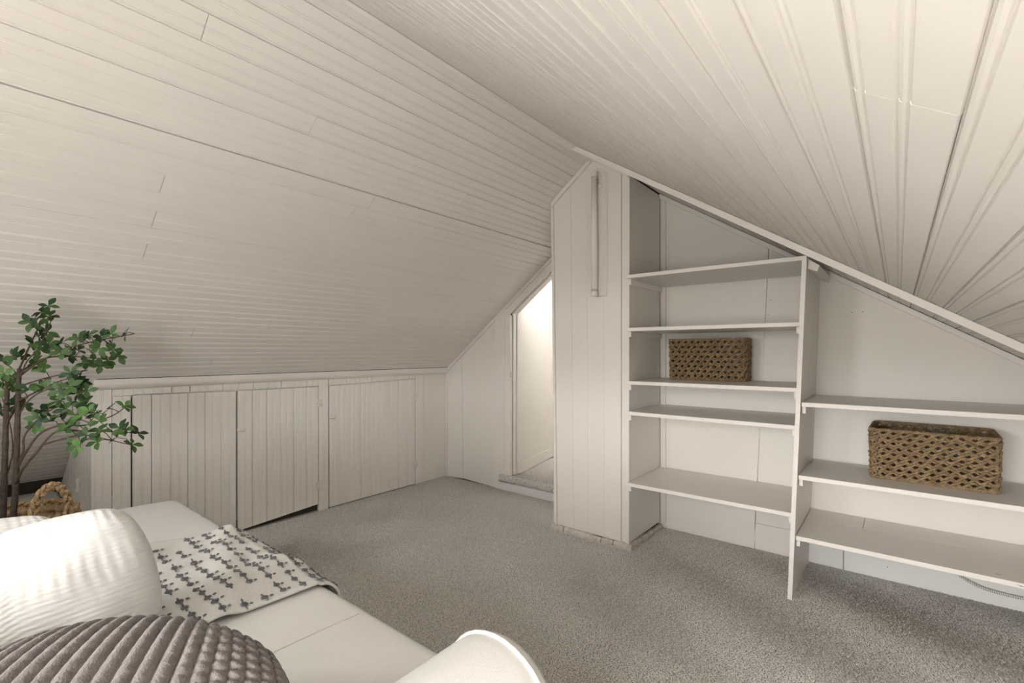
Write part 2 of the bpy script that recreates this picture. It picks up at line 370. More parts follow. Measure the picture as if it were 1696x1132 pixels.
def hinge(y, z, parent, sc=1.0, lean=0.0):
    m = MB(); x = KX+.003
    m.tube([(x+.002, y, z-.024*sc), (x+.002, y, z+.024*sc)], .0045, 8)
    for sy in (-1, 1):
        for zz, rr, dd in ((.017, .010, .012), (-.017, .010, .012), (0, .008, .018)):
            m.ball((x-.0005, y+sy*dd*sc, z+zz*sc), .0035, rr*sc, rr*sc, 8, 4)
        m.ball((x, y+sy*.010*sc, z), .003, .010*sc, .020*sc, 8, 4)
        for zz in (.017, -.017): m.ball((x+.003, y+sy*.013*sc, z+zz*sc), .002, .003, .003, 6, 4)
    return m.build('hinge', 'metal', parent, True)
def latch(y, z, parent):
    m = MB(); x = KX+.002
    m.box(x, x+.006, y-.010, y+.006, z-.009, z+.009)
    m.tube([(x+.006, y-.014, z), (x+.009, y+.005, z), (x+.007, y+.030, z+.001)], [.0045, .0055, .004], 8)
    m.box(x, x+.011, y+.018, y+.030, z-.012, z+.010); m.ball((x+.009, y-.004, z), .004, .006, .006, 8, 5)
    return m.build('latch', 'metal', parent, True)
dn = [0]
def kdoor(y0, y1, zb0, zb1, zt0, zt1, n, off, label):
    dn[0] += 1
    d = struct(MB().box(KX-.028, KX-.019+off, y0+.004, y1-.004, max(zb0, zb1)+.02, min(zt0, zt1)-.01).build('door_%d' % dn[0], 'paint'), label)
    for i in range(n):
        a = y0+(y1-y0)*i/n; b = y0+(y1-y0)*(i+1)/n; f0, f1 = i/n, (i+1)/n
        kboard(a+(.002 if i == 0 else 0), b-(.002 if i == n-1 else 0), zb0+(zb1-zb0)*f0, zt0+(zt1-zt0)*f0, bpos(b-a), d, off+random.uniform(-.001, .001),
               z0b=zb0+(zb1-zb0)*f1, z1b=zt0+(zt1-zt0)*f1)
    return d
d1 = kdoor(.656, 1.139, .012, .012, .832, .822, 6, .000, 'left leaf of the double knee wall door')
d2 = kdoor(1.143, 1.638, .014, .048, .822, .820, 6, .003, 'right leaf of the double knee wall door with a gap under it')
d3 = kdoor(1.716, 2.449, .006, .006, .820, .836, 9, .000, 'beaded knee wall door nearest the far corner')
latch(1.150, .597, d2); hinge(1.640, .711, d2, 1.0); hinge(1.642, .169, d2, 1.1)
latch(1.722, .606, d3); hinge(2.450, .69, d3, .9); hinge(2.450, .163, d3, .95)

# ---- return of the knee wall and the low eave behind the plant
wr_ = struct(MB().prism([(EX, .520, 0), (KX-.02, .520, 0), (KX-.02, .520, zl(KX-.02)-.012), (EX, .520, zl(EX)-.012)],
                        [(EX, .56, 0), (KX-.02, .56, 0), (KX-.02, .56, zl(KX-.02)-.012), (EX, .56, zl(EX)-.012)]).build('wall_return', 'dark'),
             'narrow return of the knee wall beside the plant')
nb = 10
for i in range(nb):
    a = EX+(KX-EX)*i/nb; b = EX+(KX-EX)*(i+1)/nb; wd = b-a-.001
    board('plank', (a, .502, 0), X1, (0,-1,0), Z1, wd, 0, zl(a)-.014, bpos(wd), 'paint', wr_, d=.0026, bw=.006, T=.016, e1b=zl(b)-.014)
m = MB(); m.box(-3.29, -3.27, .494, .503, .33, .40); m.box(-3.275, -3.255, .488, .503, .335, .35); m.box(-3.275, -3.255, .488, .503, .38, .395)
m.build('latch_keeper', 'metal', wr_)
struct(MB().box(EX-.06, EX, NY, FY+.06, 0, zl(EX)+.05).build('wall_eave', 'dark'), 'low dark eave wall behind the plant')

# ---- far wall: flat painted panels on a dark backing, door opening between
OPX0, OPX1 = -2.262, CX0          # door opening
HC = .09                          # clear below slope
wf = struct(MB().prism([(EX-.06, FY+.012, 0), (OPX0, FY+.012, 0), (OPX0, FY+.012, zl(OPX0)+.03), (EX-.06, FY+.012, zl(EX-.06)+.05)],
                       [(EX-.06, FY+.06, 0), (OPX0, FY+.06, 0), (OPX0, FY+.06, zl(OPX0)+.03), (EX-.06, FY+.06, zl(EX-.06)+.05)])
            .prism([(OPX0, FY+.012, zl(OPX0)-HC), (CX0+.02, FY+.012, zl(CX0+.02)-HC), (CX0+.02, FY+.012, zl(CX0+.02)+.03), (OPX0, FY+.012, zl(OPX0)+.03)],
                   [(OPX0, FY+.06, zl(OPX0)-HC), (CX0+.02, FY+.06, zl(CX0+.02)-HC), (CX0+.02, FY+.06, zl(CX0+.02)+.03), (OPX0, FY+.06, zl(OPX0)+.03)])
            .prism([(CX0, FY+.012, 0), (RWX+.1, FY+.012, 0), (RWX+.1, FY+.012, zr(RWX+.1)+.03), (RX, FY+.012, RZ+.03), (CX0, FY+.012, zl(CX0)+.03)],
                   [(CX0, FY+.06, 0), (RWX+.1, FY+.06, 0), (RWX+.1, FY+.06, zr(RWX+.1)+.03), (RX, FY+.06, RZ+.03), (CX0, FY+.06, zl(CX0)+.03)])
            .build('wall_back', 'dark'), 'far gable wall of flat painted panels')
def wpanel(pts, m='paint', y0=FY, t=.0115, parent=wf, name='panel'):
    return MB().prism([(x, y0, z) for x, z in pts], [(x, y0+t, z) for x, z in pts]).build(name, m, parent)
wpanel([(KX, .0), (-2.773, 0.010), (-2.787, zl(-2.787)-.01), (KX, KZ-.01)])
wpanel([(-2.770, 0.012), (-2.408, .0), (-2.408, zl(-2.408)-.01), (-2.784, zl(-2.784)-.01)])
wpanel([(CX1-.02, .0), (-.596, .0), (-.527, zr(-.527)-.012), (CX1-.02, zr(CX1-.02)-.012)])
wpanel([(-.593, .140), (-.352, .140), (-.302, zr(-.302)-.012), (-.524, zr(-.524)-.012)])
wpanel([(-.593, .0), (-.352, .0), (-.352, .1385), (-.593, .1385)])
wpanel([(-.350, .232), (RWX, .232), (RWX, zr(RWX)-.012), (-.300, zr(-.300)-.012)])
wpanel([(-.350, .0), (-.206, .0), (-.206, .230), (-.350, .230)], 'coolwhite')
wpanel([(-.203, .0), (RWX, .0), (RWX, .230), (-.203, .230)], 'coolwhite')
MB().hexa([(-1.103, FY-.014, .03), (-1.074, FY-.014, .03), (-1.074, FY+.001, .03), (-1.103, FY+.001, .03),
           (-1.103, FY-.014, zr(-1.103)-.03), (-1.074, FY-.014, zr(-1.074)-.03), (-1.074, FY+.001, zr(-1.074)-.03), (-1.103, FY+.001, zr(-1.103)-.03)]).build('corner_strip', 'trim', wf)
m = MB()
for q in ((1411, 518), (1429, 517), (1236, 545), (1255, 632), (1276, 497), (1272, 522), (1470, 940)):
    p = at_y(*q, FY); m.ball((p.x, FY-.0002, p.z), .0022, .0012, .0022, 6, 4)
stuff(m.build('nail_hole', 'dark', wf))
# door casing (left upright, raking head) and jamb
dc = struct(MB().prism([(-2.410, FY-.016, .004), (-2.310, FY-.016, .004), (-2.310, FY-.016, zl(-2.310)-.022), (-2.410, FY-.016, zl(-2.410)-.022)],
                       [(-2.410, FY+.004, .004), (-2.310, FY+.004, .004), (-2.310, FY+.004, zl(-2.310)-.022), (-2.410, FY+.004, zl(-2.410)-.022)]).build('door_4', 'trim'), 'open doorway with a raking head under the slope')
def rake(x0, x1, d0, d1, y0, y1, name, m_='trim'):
    return MB().prism([(x0, y0, zl(x0)-d1), (x1, y0, zl(x1)-d1), (x1, y0, zl(x1)-d0), (x0, y0, zl(x0)-d0)],
                      [(x0, y1, zl(x0)-d1), (x1, y1, zl(x1)-d1), (x1, y1, zl(x1)-d0), (x0, y1, zl(x0)-d0)]).build(name, m_, dc)
MB().prism([(-2.310, FY-.013, .10), (OPX0, FY-.013, .10), (OPX0, FY-.013, zl(OPX0)-.115), (-2.310, FY-.013, zl(-2.310)-.03)],
           [(-2.310, FY+.06, .10), (OPX0, FY+.06, .10), (OPX0, FY+.06, zl(OPX0)-.115), (-2.310, FY+.06, zl(-2.310)-.03)]).build('jamb', 'trim', dc)
rake(-2.312, CX0+.01, .030, .095, FY-.014, FY+.002, 'head_casing')
rake(OPX0, CX0+.01, .092, .108, FY+.010, FY+.062, 'head_jamb', 'paint')
MB().box(OPX0-.001, OPX0+.010, FY+.018, FY+.045, .12, zl(OPX0)-.10).build('door_stop', 'trim', dc)
MB().box(OPX0-.004, OPX0+.002, FY-.012, FY-.004, .86, .90).build('strike_plate', 'rust', dc)
# raised hall beyond the doorway
hd = Vector((-math.sin(math.radians(12)), math.cos(math.radians(12)), 0))
HA = Vector((OPX0+.012, FY+.062, 0)); HB = HA+hd*1.6; hn = Vector((hd.y, -hd.x, 0))
hall = struct(MB().hexa([tuple(HA-hn*.08+Z1*.0), tuple(HA), tuple(HB), tuple(HB-hn*.08), tuple(HA-hn*.08+Z1*2.2), tuple(HA+Z1*2.2), tuple(HB+Z1*2.2), tuple(HB-hn*.08+Z1*2.2)]).build('wall_hall', 'paint'), 'plain hall wall seen through the doorway')
MB().hexa([tuple(HA+Z1*.125), tuple(HA+hn*.013+Z1*.125), tuple(HB+hn*.013+Z1*.125), tuple(HB+Z1*.125), tuple(HA+Z1*.200), tuple(HA+hn*.006+Z1*.200), tuple(HB+hn*.006+Z1*.200), tuple(HB+Z1*.200)]).build('hall_baseboard', 'trim', hall)
struct(MB().box(-2.8, -.9, FY+1.45, FY+1.5, 0, 2.3).build('wall_hall_end', 'paint'), 'end wall of the hall')
struct(MB().box(-1.25, -1.20, FY+.03, FY+1.5, 0, 2.3).build('wall_hall_side', 'paint'), 'right wall of the hall')
struct(MB().box(-2.9, -1.1, FY+.03, FY+1.55, 2.19, 2.25).build('ceiling_hall', 'paint'), 'hall ceiling')
step = struct(MB().box(-2.36, CX0+.01, FY-.004, FY+.10, 0, .112).box(-2.9, -1.15, FY+.062, FY+1.5, 0, .112).build('floor_hall', 'backing'), 'raised carpeted hall floor behind a white riser')
MB().box(-2.352, CX0+.01, FY-.018, FY-.003, .0, .068).build('riser', 'coolwhite', step)
nose = MB().prism([(-2.362, FY-.030+.022*(1-math.cos(a)), .091+.024*math.sin(a)) for a in [i*math.pi/6-math.pi/2 for i in range(7)]]+[(-2.362, FY, .115), (-2.362, FY, .068)],
                  [(CX0+.01, FY-.030+.022*(1-math.cos(a)), .091+.024*math.sin(a)) for a in [i*math.pi/6-math.pi/2 for i in range(7)]]+[(CX0+.01, FY, .115), (CX0+.01, FY, .068)]).build('carpet_nosing', 'backing', step)
pile('carpet_pile', -2.362, CX0, FY-.026, FY+1.0, .110, .0052, step, lambda X, Y: X > np.where(Y > FY+.05, OPX0-.21*(Y-FY-.06)+.01, -2.5))
n = 5200
ax_ = rng.uniform(-2.362, CX0, n); ang = rng.uniform(-1.5, 1.3, n)
V = np.zeros((n, 4, 3)); bx = ax_; by = FY-.030+.022*(1-np.cos(ang)); bz = .091+.024*np.sin(ang); ny_, nz_ = -np.cos(ang), np.sin(ang)
for j in range(3):
    q = j*2.094+rng.uniform(0, 6.28, n); V[:, j] = np.stack([bx+.0035*np.cos(q), by+.0035*np.sin(q)*nz_, bz-.0035*np.sin(q)*ny_], 1)
V[:, 3] = np.stack([bx+rng.normal(0, .003, n), by+ny_*.009, bz+nz_*.009+rng.normal(0, .002, n)], 1)
b_ = (np.arange(n)*4)[:, None]
stuff(np_mesh('nosing_pile', V.reshape(-1, 3), np.concatenate([b_+np.array([[0,1,3]]), b_+np.array([[1,2,3]]), b_+np.array([[2,0,3]])], 0), 'carpet', step))

# ---- chimney chase between doorway and shelves
cc = struct(MB().prism([(CX0+.012, CY+.012, .03), (CX1-.012, CY+.012, .03), (CX1-.012, CY+.012, zr(CX1-.012)), (RX, CY+.012, RZ-.005), (CX0+.012, CY+.012, zl(CX0+.012))],
                       [(CX0+.012, FY+.02, .03), (CX1-.012, FY+.02, .03), (CX1-.012, FY+.02, zr(CX1-.012)), (RX, FY+.02, RZ-.005), (CX0+.012, FY+.02, zl(CX0+.012))]).build('wall_chimney', 'dark'),
            'boxed chimney chase of painted boards under the ridge')
def cpanel(x0b, x0t, x1b, x1t, y, name, m_='paint', t=.0115, z0=.034):
    def top(x): return (zl(x) if x < RX else zr(x))-.006
    pts = [(x0b, z0), (x1b, z0), (x1t, top(x1t))]
    if x0t < RX < x1t: pts.append((RX, RZ-.008))
    pts.append((x0t, top(x0t)))
    return MB().prism([(x, y, z) for x, z in pts], [(x, y+t, z) for x, z in pts]).build(name, m_, cc)
cpanel(-1.577, -1.603, -1.561, -1.587, CY-.003, 'edge_strip', 'trim', .016)
xs = [-1.5585, -1.447, -1.352, -1.252, -1.1525]; xt = [-1.5845, -1.468, -1.362, -1.256, -1.1505]
for i in range(4): cpanel(xs[i], xt[i], xs[i+1]-.0006, xt[i+1]-.0006, CY+random.uniform(-.0004, .0004), 'plank')
cpanel(-1.149, -1.147, -1.107, -1.103, CY-.0015, 'corner_board', 'trim', .0125, .022)
MB().prism([(CX1-.010, CY+.012, .036), (CX1-.010, FY, .036), (CX1-.010, FY, zr(CX1)-.012), (CX1-.010, CY+.012, zr(CX1)-.012)],
           [(CX1, CY+.012, .036), (CX1, FY, .036), (CX1, FY, zr(CX1)-.012), (CX1, CY+.012, zr(CX1)-.012)]).build('side_panel', 'paint', cc)
MB().prism([(CX0+.012, CY+.012, .036), (CX0+.012, FY, .036), (CX0+.012, FY, zl(CX0)-.012), (CX0+.012, CY+.012, zl(CX0)-.012)],
           [(CX0, CY+.012, .036), (CX0, FY, .036), (CX0, FY, zl(CX0)-.012), (CX0, CY+.012, zl(CX0)-.012)]).build('side_panel', 'paint', cc)
def lump(a, b, h, fr):           # irregular masonry piece along an edge from a to b, fr = outward direction
    a, b, fr = Vector(a), Vector(b), Vector(fr); k = 5; m = MB(); r = random.Random(int(a.x*1000)+int(a.y*777))
    rings = []
    for i in range(k):
        t = i/(k-1); p = a.lerp(b, t); o = .020+r.uniform(-.003, .004); hh = h*r.uniform(.85, 1.05)
        e = .004 if i in (0, k-1) else 0
        rings.append([p+Z1*.001, p+fr*(o-e)+Z1*.001, p+fr*(o+.002-e)+Z1*hh*.55, p+fr*(o-.006-e)+Z1*(hh-e), p+Z1*(hh-e)])
    for i in range(k-1):
        nr = len(rings[0]); base = len(m.v); m.v += [tuple(q) for q in rings[i]+rings[i+1]]
        for j in range(nr): m.f.append((base+j, base+(j+1) % nr, base+nr+(j+1) % nr, base+nr+j))
        if i == 0: m.f.append(tuple(base+j for j in range(nr-1, -1, -1)))
        if i == k-2: m.f.append(tuple(base+nr+j for j in range(nr)))
    return m.build('masonry_piece', 'mortar', cc)
ex = [-1.590, -1.512, -1.508, -1.268, -1.264, -1.196, -1.192, -1.086]
for i in range(0, 8, 2): lump((ex[i], CY+.002, 0), (ex[i+1], CY+.002, 0), .036, (0, -1, 0))
ey = [CY-.018, 2.50, 2.504, 2.585, 2.589, 2.66, 2.664, 2.775]
for i in range(0, 8, 2): lump((CX1-.004, ey[i], 0), (CX1-.004, ey[i+1], 0), .034-.003*(i//2), (1, 0, 0))

# ---- right knee wall and near gable wall with its window (behind the camera)
struct(MB().box(RWX, RWX+.06, NY, FY+.06, 0, zr(RWX)+.05).build('wall_right', 'paint'), 'low right knee wall')
WA, WB, W0, W1 = -.88, .24, .50, 1.08
gm = MB()
def gslab(pts): gm.prism([(x, NY-.08, z) for x, z in pts], [(x, NY, z) for x, z in pts])
gslab([(EX-.06, 0), (-1.61, 0), (-1.61, zl(-1.61)+.03), (EX-.06, zl(EX-.06)+.03)])
gslab([(-1.61, 0), (-1.13, 0), (-1.13, 1.22), (-1.61, 1.22)])
gslab([(-1.61, 1.58), (-1.13, 1.58), (-1.13, zr(-1.13)+.03), (RX, RZ+.03), (-1.61, zl(-1.61)+.03)])
gslab([(-1.13, 0), (WA, 0), (WA, zr(WA)+.03), (-1.13, zr(-1.13)+.03)])
gslab([(WB, 0), (RWX+.06, 0), (RWX+.06, zr(RWX+.06)+.03), (WB, zr(WB)+.03)])
UA, UB, U0, U1 = -1.61, -1.13, 1.22, 1.58
gslab([(WA, 0), (WB, 0), (WB, W0), (WA, W0)])
gslab([(WA, W1), (WB, W1), (WB, zr(WB)+.03), (WA, zr(WA)+.03)])
struct(gm.build('wall_front', 'paint'), 'near gable wall with a window')
win = struct(MB().box(WA, WA+.04, NY-.06, NY+.015, W0, W1).box(WB-.04, WB, NY-.06, NY+.015, W0, W1).box(WA, WB, NY-.06, NY+.025, W0-.03, W0)
             .box(WA, WB, NY-.06, NY+.015, W1-.03, W1).box(-.34, -.30, NY-.055, NY-.02, W0, W1).build('window_1', 'trim'), 'gable window')
MB().box(WA, WB, NY-.045, NY-.041, W0, W1).build('pane', 'glass', win)
win2 = struct(MB().box(UA, UA+.03, NY-.06, NY+.015, U0, U1).box(UB-.03, UB, NY-.06, NY+.015, U0, U1).box(UA, UB, NY-.06, NY+.025, U0-.03, U0)
              .box(UA, UB, NY-.06, NY+.015, U1-.03, U1).build('window_2', 'trim'), 'upper gable window')
MB().box(UA, UB, NY-.045, NY-.041, U0, U1).build('pane', 'glass', win2)

# ================================================================== THINGS
# ---- built-in bookcase: one divider, five shelves in the tall bay, three long shelves in the low bay
SY = 2.325
bk = thing('built_in_bookcase', 'cream painted built-in shelves with a tall divider right of the chimney chase', 'bookcase', (-.35, 2.5, 0))
def dvx(z): return -.365+.053*min(max(z, 0), 1.5)/1.46     # the divider leans a little
zt = zr(-.312)-.105
MB().hexa([(dvx(0), SY-.022, .001), (dvx(0)+.017, SY-.022, .001), (dvx(0)+.017, FY-.002, .001), (dvx(0), FY-.002, .001),
           (dvx(1.43), SY-.012, 1.436), (dvx(1.43)+.017, SY-.012, 1.436), (dvx(1.43)+.017, FY-.016, 1.436), (dvx(1.43), FY-.016, 1.436)]).build('divider', 'shelf', bk)
# chamfered block where divider and slope meet
MB().prism([(dvx(1.4)+.018, SY+.02, 1.40), (dvx(1.4)+.052, SY+.02, 1.385), (dvx(1.4)+.060, SY+.02, 1.41), (dvx(1.4)+.020, SY+.02, 1.44)],
           [(dvx(1.4)+.018, FY-.03, 1.40), (dvx(1.4)+.052, FY-.03, 1.385), (dvx(1.4)+.060, FY-.03, 1.41), (dvx(1.4)+.020, FY-.03, 1.44)]).build('corner_block', 'trim', bk)
def shelf(x0, x1, z, y0=SY, th=.019, sag=.0, back=False, over=0.0):
    rows = [(y0, FY-.003)] if not back else [(y0, y0+.285), (y0+.288, FY-.003)]
    s = None
    for i, (a, b) in enumerate(rows):
        zz = z-(.0 if i == 0 else -.0 if back != 'drop' else .012)
        segs = [(x0, x1)] if not (i == 1 and back == 'seam') else [(x0, x0+.215), (x0+.2165, x1)]
        for (p, q) in segs:
            o = rbox('shelf', p, q, a, b, zz-th, zz, .0022, 'shelf', bk if s is None else s, 2, False)
            if s is None: s = o
            else: o.name = 'shelf_board'
    return s
def cleat(x, side, z, y0, parent):     # short batten under a shelf end
    a, b = (x, x+.014) if side > 0 else (x-.014, x)
    rbox('cleat', a, b, y0, FY-.02, z-.019-.030, z-.0192, .002, 'shelf', parent, 2, False)
for z, ex_ in ((1.452, .016), (1.176, 0), (.897, 0), (.737, 0), (.363, 0)):
    x1_ = dvx(z)-.0008 if not ex_ else -.296
    y0 = SY if not ex_ else SY-.012
    s = shelf(CX1+.001, x1_, z, y0)
    cleat(CX1+.0012, 1, z, SY+.018, s)
    if not ex_: cleat(dvx(z)-.001, -1, z, SY+.014, s)
for z, bk_ in ((.838, False), (.530, 'drop'), (.272, 'seam')):
    s = shelf(dvx(z)+.0185, RWX-.002, z, SY-.004, .019, back=bk_)
    cleat(dvx(z)+.0186, 1, z, SY+.012, s)

# ---- woven baskets
def rrect(w_, d_, r, n):
    pts = []; per = 2*(w_-2*r)+2*(d_-2*r)+2*math.pi*r
    segs = [('l', (-w_/2+r, -d_/2), (1, 0), w_-2*r), ('a', (w_/2-r, -d_/2+r), -90, math.pi*r/2), ('l', (w_/2, -d_/2+r), (0, 1), d_-2*r), ('a', (w_/2-r, d_/2-r), 0, math.pi*r/2),
            ('l', (w_/2-r, d_/2), (-1, 0), w_-2*r), ('a', (-w_/2+r, d_/2-r), 90, math.pi*r/2), ('l', (-w_/2, d_/2-r), (0, -1), d_-2*r), ('a', (-w_/2+r, -d_/2+r), 180, math.pi*r/2)]
    for i in range(n):
        t = per*i/n
        for s in segs:
            if t <= s[3]: break
            t -= s[3]
        if s[0] == 'l': p = (s[1][0]+s[2][0]*t, s[1][1]+s[2][1]*t); nn = (s[2][1], -s[2][0])
        else:
            a = math.radians(s[2])+t/r; nn = (math.cos(a), math.sin(a)); p = (s[1][0]+r*nn[0], s[1][1]+r*nn[1])
        pts.append((p, nn, per*i/n))
    return pts, per
def basket(loc, rot, w_, d_, h_, rows, label):
    t = thing('woven_basket', label, 'basket', loc, 'open weave seagrass baskets')
    N = 520; P, per = rrect(w_-.022, d_-.022, .022, N)
    pitch = (h_-.014)/rows; waves = round(per/.034); R = .0050
    ca, sa = math.cos(rot), math.sin(rot)
    L = Vector(loc)
    def W(x, y, z): return (L.x+x*ca-y*sa, L.y+x*sa+y*ca, L.z+z)
    rr = random.Random(w_*1000)
    for r_ in range(rows):
        m = MB(); z0 = .009+pitch*(r_+.5)
        for strand in (0, 1):
            pts = []
            for (p, nn, s) in P:
                ph = 2*math.pi*waves*s/per/2+(r_ % 2)*math.pi*.5
                tri = math.asin(math.sin(ph+strand*math.pi)*.96)/1.3
                z = z0+pitch*.50*tri*(1 if True else 1)
                o = .0042*math.cos(ph+strand*math.pi)+.0012*math.sin(s*310+r_)
                flare = .004*(r_/rows)
                pts.append(W(p[0]+nn[0]*(o+flare), p[1]+nn[1]*(o+flare), z+.0012*math.sin(s*170+r_*2+strand)))
            m.tube(pts, R, 6, closed=True)
        # the slanting stitches that lock each row to the next
        m.build('weave_row', 'seagrass', t, True)
    for nm, z in (('rim', h_-.005), ('bottom_rim', .0062)):
        m = MB()
        for strand in (0, 1):
            pts = [W(p[0]+nn[0]*(.003*math.cos(ph)+(.004 if nm == 'rim' else 0)), p[1]+nn[1]*(.003*math.cos(ph)+(.004 if nm == 'rim' else 0)), z+.003*math.sin(ph))
                   for (p, nn, s) in P for ph in [2*math.pi*s/.02+strand*math.pi]]
            m.tube(pts, .0045, 6, closed=True)
        m.build(nm, 'seagrass', t, True)
    for sx in (-1, 1):
        for sy in (-1, 1):
            x, y = sx*(w_/2-.017), sy*(d_/2-.017); MB().tube([W(x, y, .004), W(x*1.01, y*1.01, h_-.004)], .0045, 6).build('corner_post', 'seagrass', t, True)
    m = MB(); k = int((d_-.03)/.012)
    for i in range(k):
        y = -d_/2+.02+i*(d_-.04)/(k-1); m.tube([W(x, y, .005+.0015*math.sin(x*120+i*math.pi)) for x in [(-w_/2+.02)+(w_-.04)*j/24 for j in range(25)]], .0058, 6)
    m.build('base', 'seagrass', t, True)
    return t
basket((-.798, 2.685, .8972), 0.02, .405, .165, .222, 8, 'shallower woven seagrass basket on the middle shelf of the tall bay')
basket((.103, 2.600, .5302), -0.03, .395, .290, .205, 9, 'larger open-topped woven seagrass basket on the low right shelf')

# ---- fluorescent fixture on the chimney chase
fx = thing('fluorescent_fixture', 'bare vertical fluorescent tube light mounted on the chimney chase', 'light fixture', (-1.285, CY, 1.35))
yb = CY-.0005
MB().prism([(-1.306, yb, 1.355), (-1.300, yb-.020, 1.355), (-1.252, yb-.022, 1.355), (-1.232, yb-.004, 1.355), (-1.232, yb, 1.355)],
           [(-1.306, yb, 2.026), (-1.300, yb-.020, 2.026), (-1.252, yb-.022, 2.026), (-1.232, yb-.004, 2.026), (-1.232, yb, 2.026)]).build('housing', 'metal', fx)
tx_, ty_ = -1.287, yb-.047
MB().tube([(tx_, ty_, 1.386), (tx_, ty_, 1.998)], .0165, 20).build('tube', 'tube', fx, True)
for z0, z1 in ((1.376, 1.390), (1.994, 2.008)): MB().tube([(tx_, ty_, z0), (tx_, ty_, z1)], .0172, 20).build('tube_cap', 'rust', fx, True)
for zc_ in (1.366, 2.016):
    m = MB(); m.tube([(tx_, ty_, zc_-.012), (tx_, ty_, zc_+.012)], .018, 16); m.box(tx_-.012, tx_+.012, yb-.047, yb-.018, zc_-.011, zc_+.011); m.build('socket', 'metal', fx)
MB().tube([(-1.264, yb-.020, 1.955), (-1.262, yb-.036, 1.955)], .011, 14).build('starter', 'cordw', fx, True)
MB().ball((-1.260, yb-.0215, 2.010), .004, .003, .004, 8, 5).build('screw', 'rust', fx, True)

# ---- added unseen spot on a stand, imitates a flash bounced off the right slope
LP_ = Vector((-.02, -.62, 0))
ul = thing('added_bounce_light', 'added bounce light on a slim stand, out of view by the near gable wall', 'lamp', LP_)
MB().tube([LP_+Z1*.001, LP_+Z1*.022, LP_+Z1*.026], [.12, .12, .02], 28).build('bounce_base', 'metal', ul, True)
MB().tube([LP_+Z1*.02, LP_+Z1*.50], .011, 12).build('pole', 'metal', ul, True)
mlp = MB(); _o = [(.02, .49), (.06, .50), (.095, .53), (.11, .56), (.106, .56), (.09, .535), (.055, .51), (.0, .505)]
for r_, z_ in _o:
    for k in range(28): mlp.v.append((LP_.x+r_*math.cos(k*math.pi/14), LP_.y+r_*math.sin(k*math.pi/14), z_))
for i in range(len(_o)-1):
    for k in range(28): mlp.f.append((i*28+k, i*28+(k+1) % 28, (i+1)*28+(k+1) % 28, (i+1)*28+k))
mlp.build('bounce_shade', 'metal', ul, True)
sl_ = bpy.data.lights.new('added_bounce_spot', 'SPOT'); sl_.energy = 26; sl_.spot_size = math.radians(150); sl_.spot_blend = .8; sl_.shadow_soft_size = .05; sl_.color = (1.0, .985, .96)
slo = bpy.data.objects.new('added_bounce_spot', sl_); C.objects.link(slo); slo.parent = ul; slo.location = (0, 0, .565); slo.rotation_euler = (math.pi, 0, 0)

# ---- flat wall plates
def plate(name, x0, x1, z0, z1, label):
    t = thing(name, label, 'wall plate', ((x0+x1)/2, FY, z0))
    rbox('cover', x0, x1, FY-.005, FY-.0003, z0, z1, .002, 'paint', t, 2, False)
    for z in (z0+.022, z1-.022): MB().ball(((x0+x1)/2, FY-.005, z), .003, .0015, .003, 8, 4).build('screw', 'metal', t, True)
plate('blank_wall_plate', -2.508, -2.438, 1.122, 1.236, 'painted blank wall plate left of the doorway')
plate('blank_wall_plate', -.838, -.768, 1.045, 1.160, 'painted blank wall plate above the basket in the tall bay')

# ---- cord on the far wall below the lowest shelf
cd = thing('wrapped_cord', 'thin white wrapped cord drooping below the lowest right shelf', 'cord', (.3, FY-.02, .05))
cp = []
for i in range(60):
    t = i/59; x = .165+.40*t; z = .050+.085*(1-t)**6+.02*t; cp.append((x, FY-.013, z))
MB().tube(cp, .0055, 8).build('core', 'cordw', cd, True)
m = MB(); hx = []
for i in range(900):
    t = i/899*58.9; k = int(t); f = t-k; a = Vector(cp[k]).lerp(Vector(cp[min(k+1, 59)]), f); q = i*.42
    hx.append(a+Vector((0, math.cos(q)*.006, math.sin(q)*.006)))
m.tube(hx, .0012, 5); m.build('wrap', 'cordd', cd, True)
MB().tube([(.165, FY-.013, .137), (.160, FY-.013, .16), (.17, FY-.013, .245)], .004, 8).build('lead', 'cordw', cd, True)

# ---- sofa
sf = thing('sofa', 'white linen sofa with a rolled arm in the foreground', 'sofa', (-1.35, .3, 0))
ST = .47
def crown(c):
    if c.z > ST-.06: c.z += .010*math.sin(3.0*(c.x+2.2))*0+.012*max(0, 1-((c.y-.33)/.36)**2)
    return c
rbox('base', -2.20, -.50, -.34, .610, .10, .33, .02, 'sofa', sf)
seat = rbox('seat_cushion', -2.225, -.56, -.14, .645, .30, ST, .045, 'sofa', sf, 5, True, crown, 6)
MB().tube([(-.915+.004*math.sin(y*9), y, ST+.0005+.012*max(0, 1-((y-.33)/.36)**2)) for y in [-.05+.65*k/30 for k in range(31)]]+[(-.915, .636, ST-.022), (-.915, .6455, ST-.05), (-.915, .6455, ST-.12)], .0016, 6).build('seam', 'sofa', seat, True)
rbox('back', -2.20, -.48, -.44, -.17, .12, .72, .07, 'sofa', sf, 5)
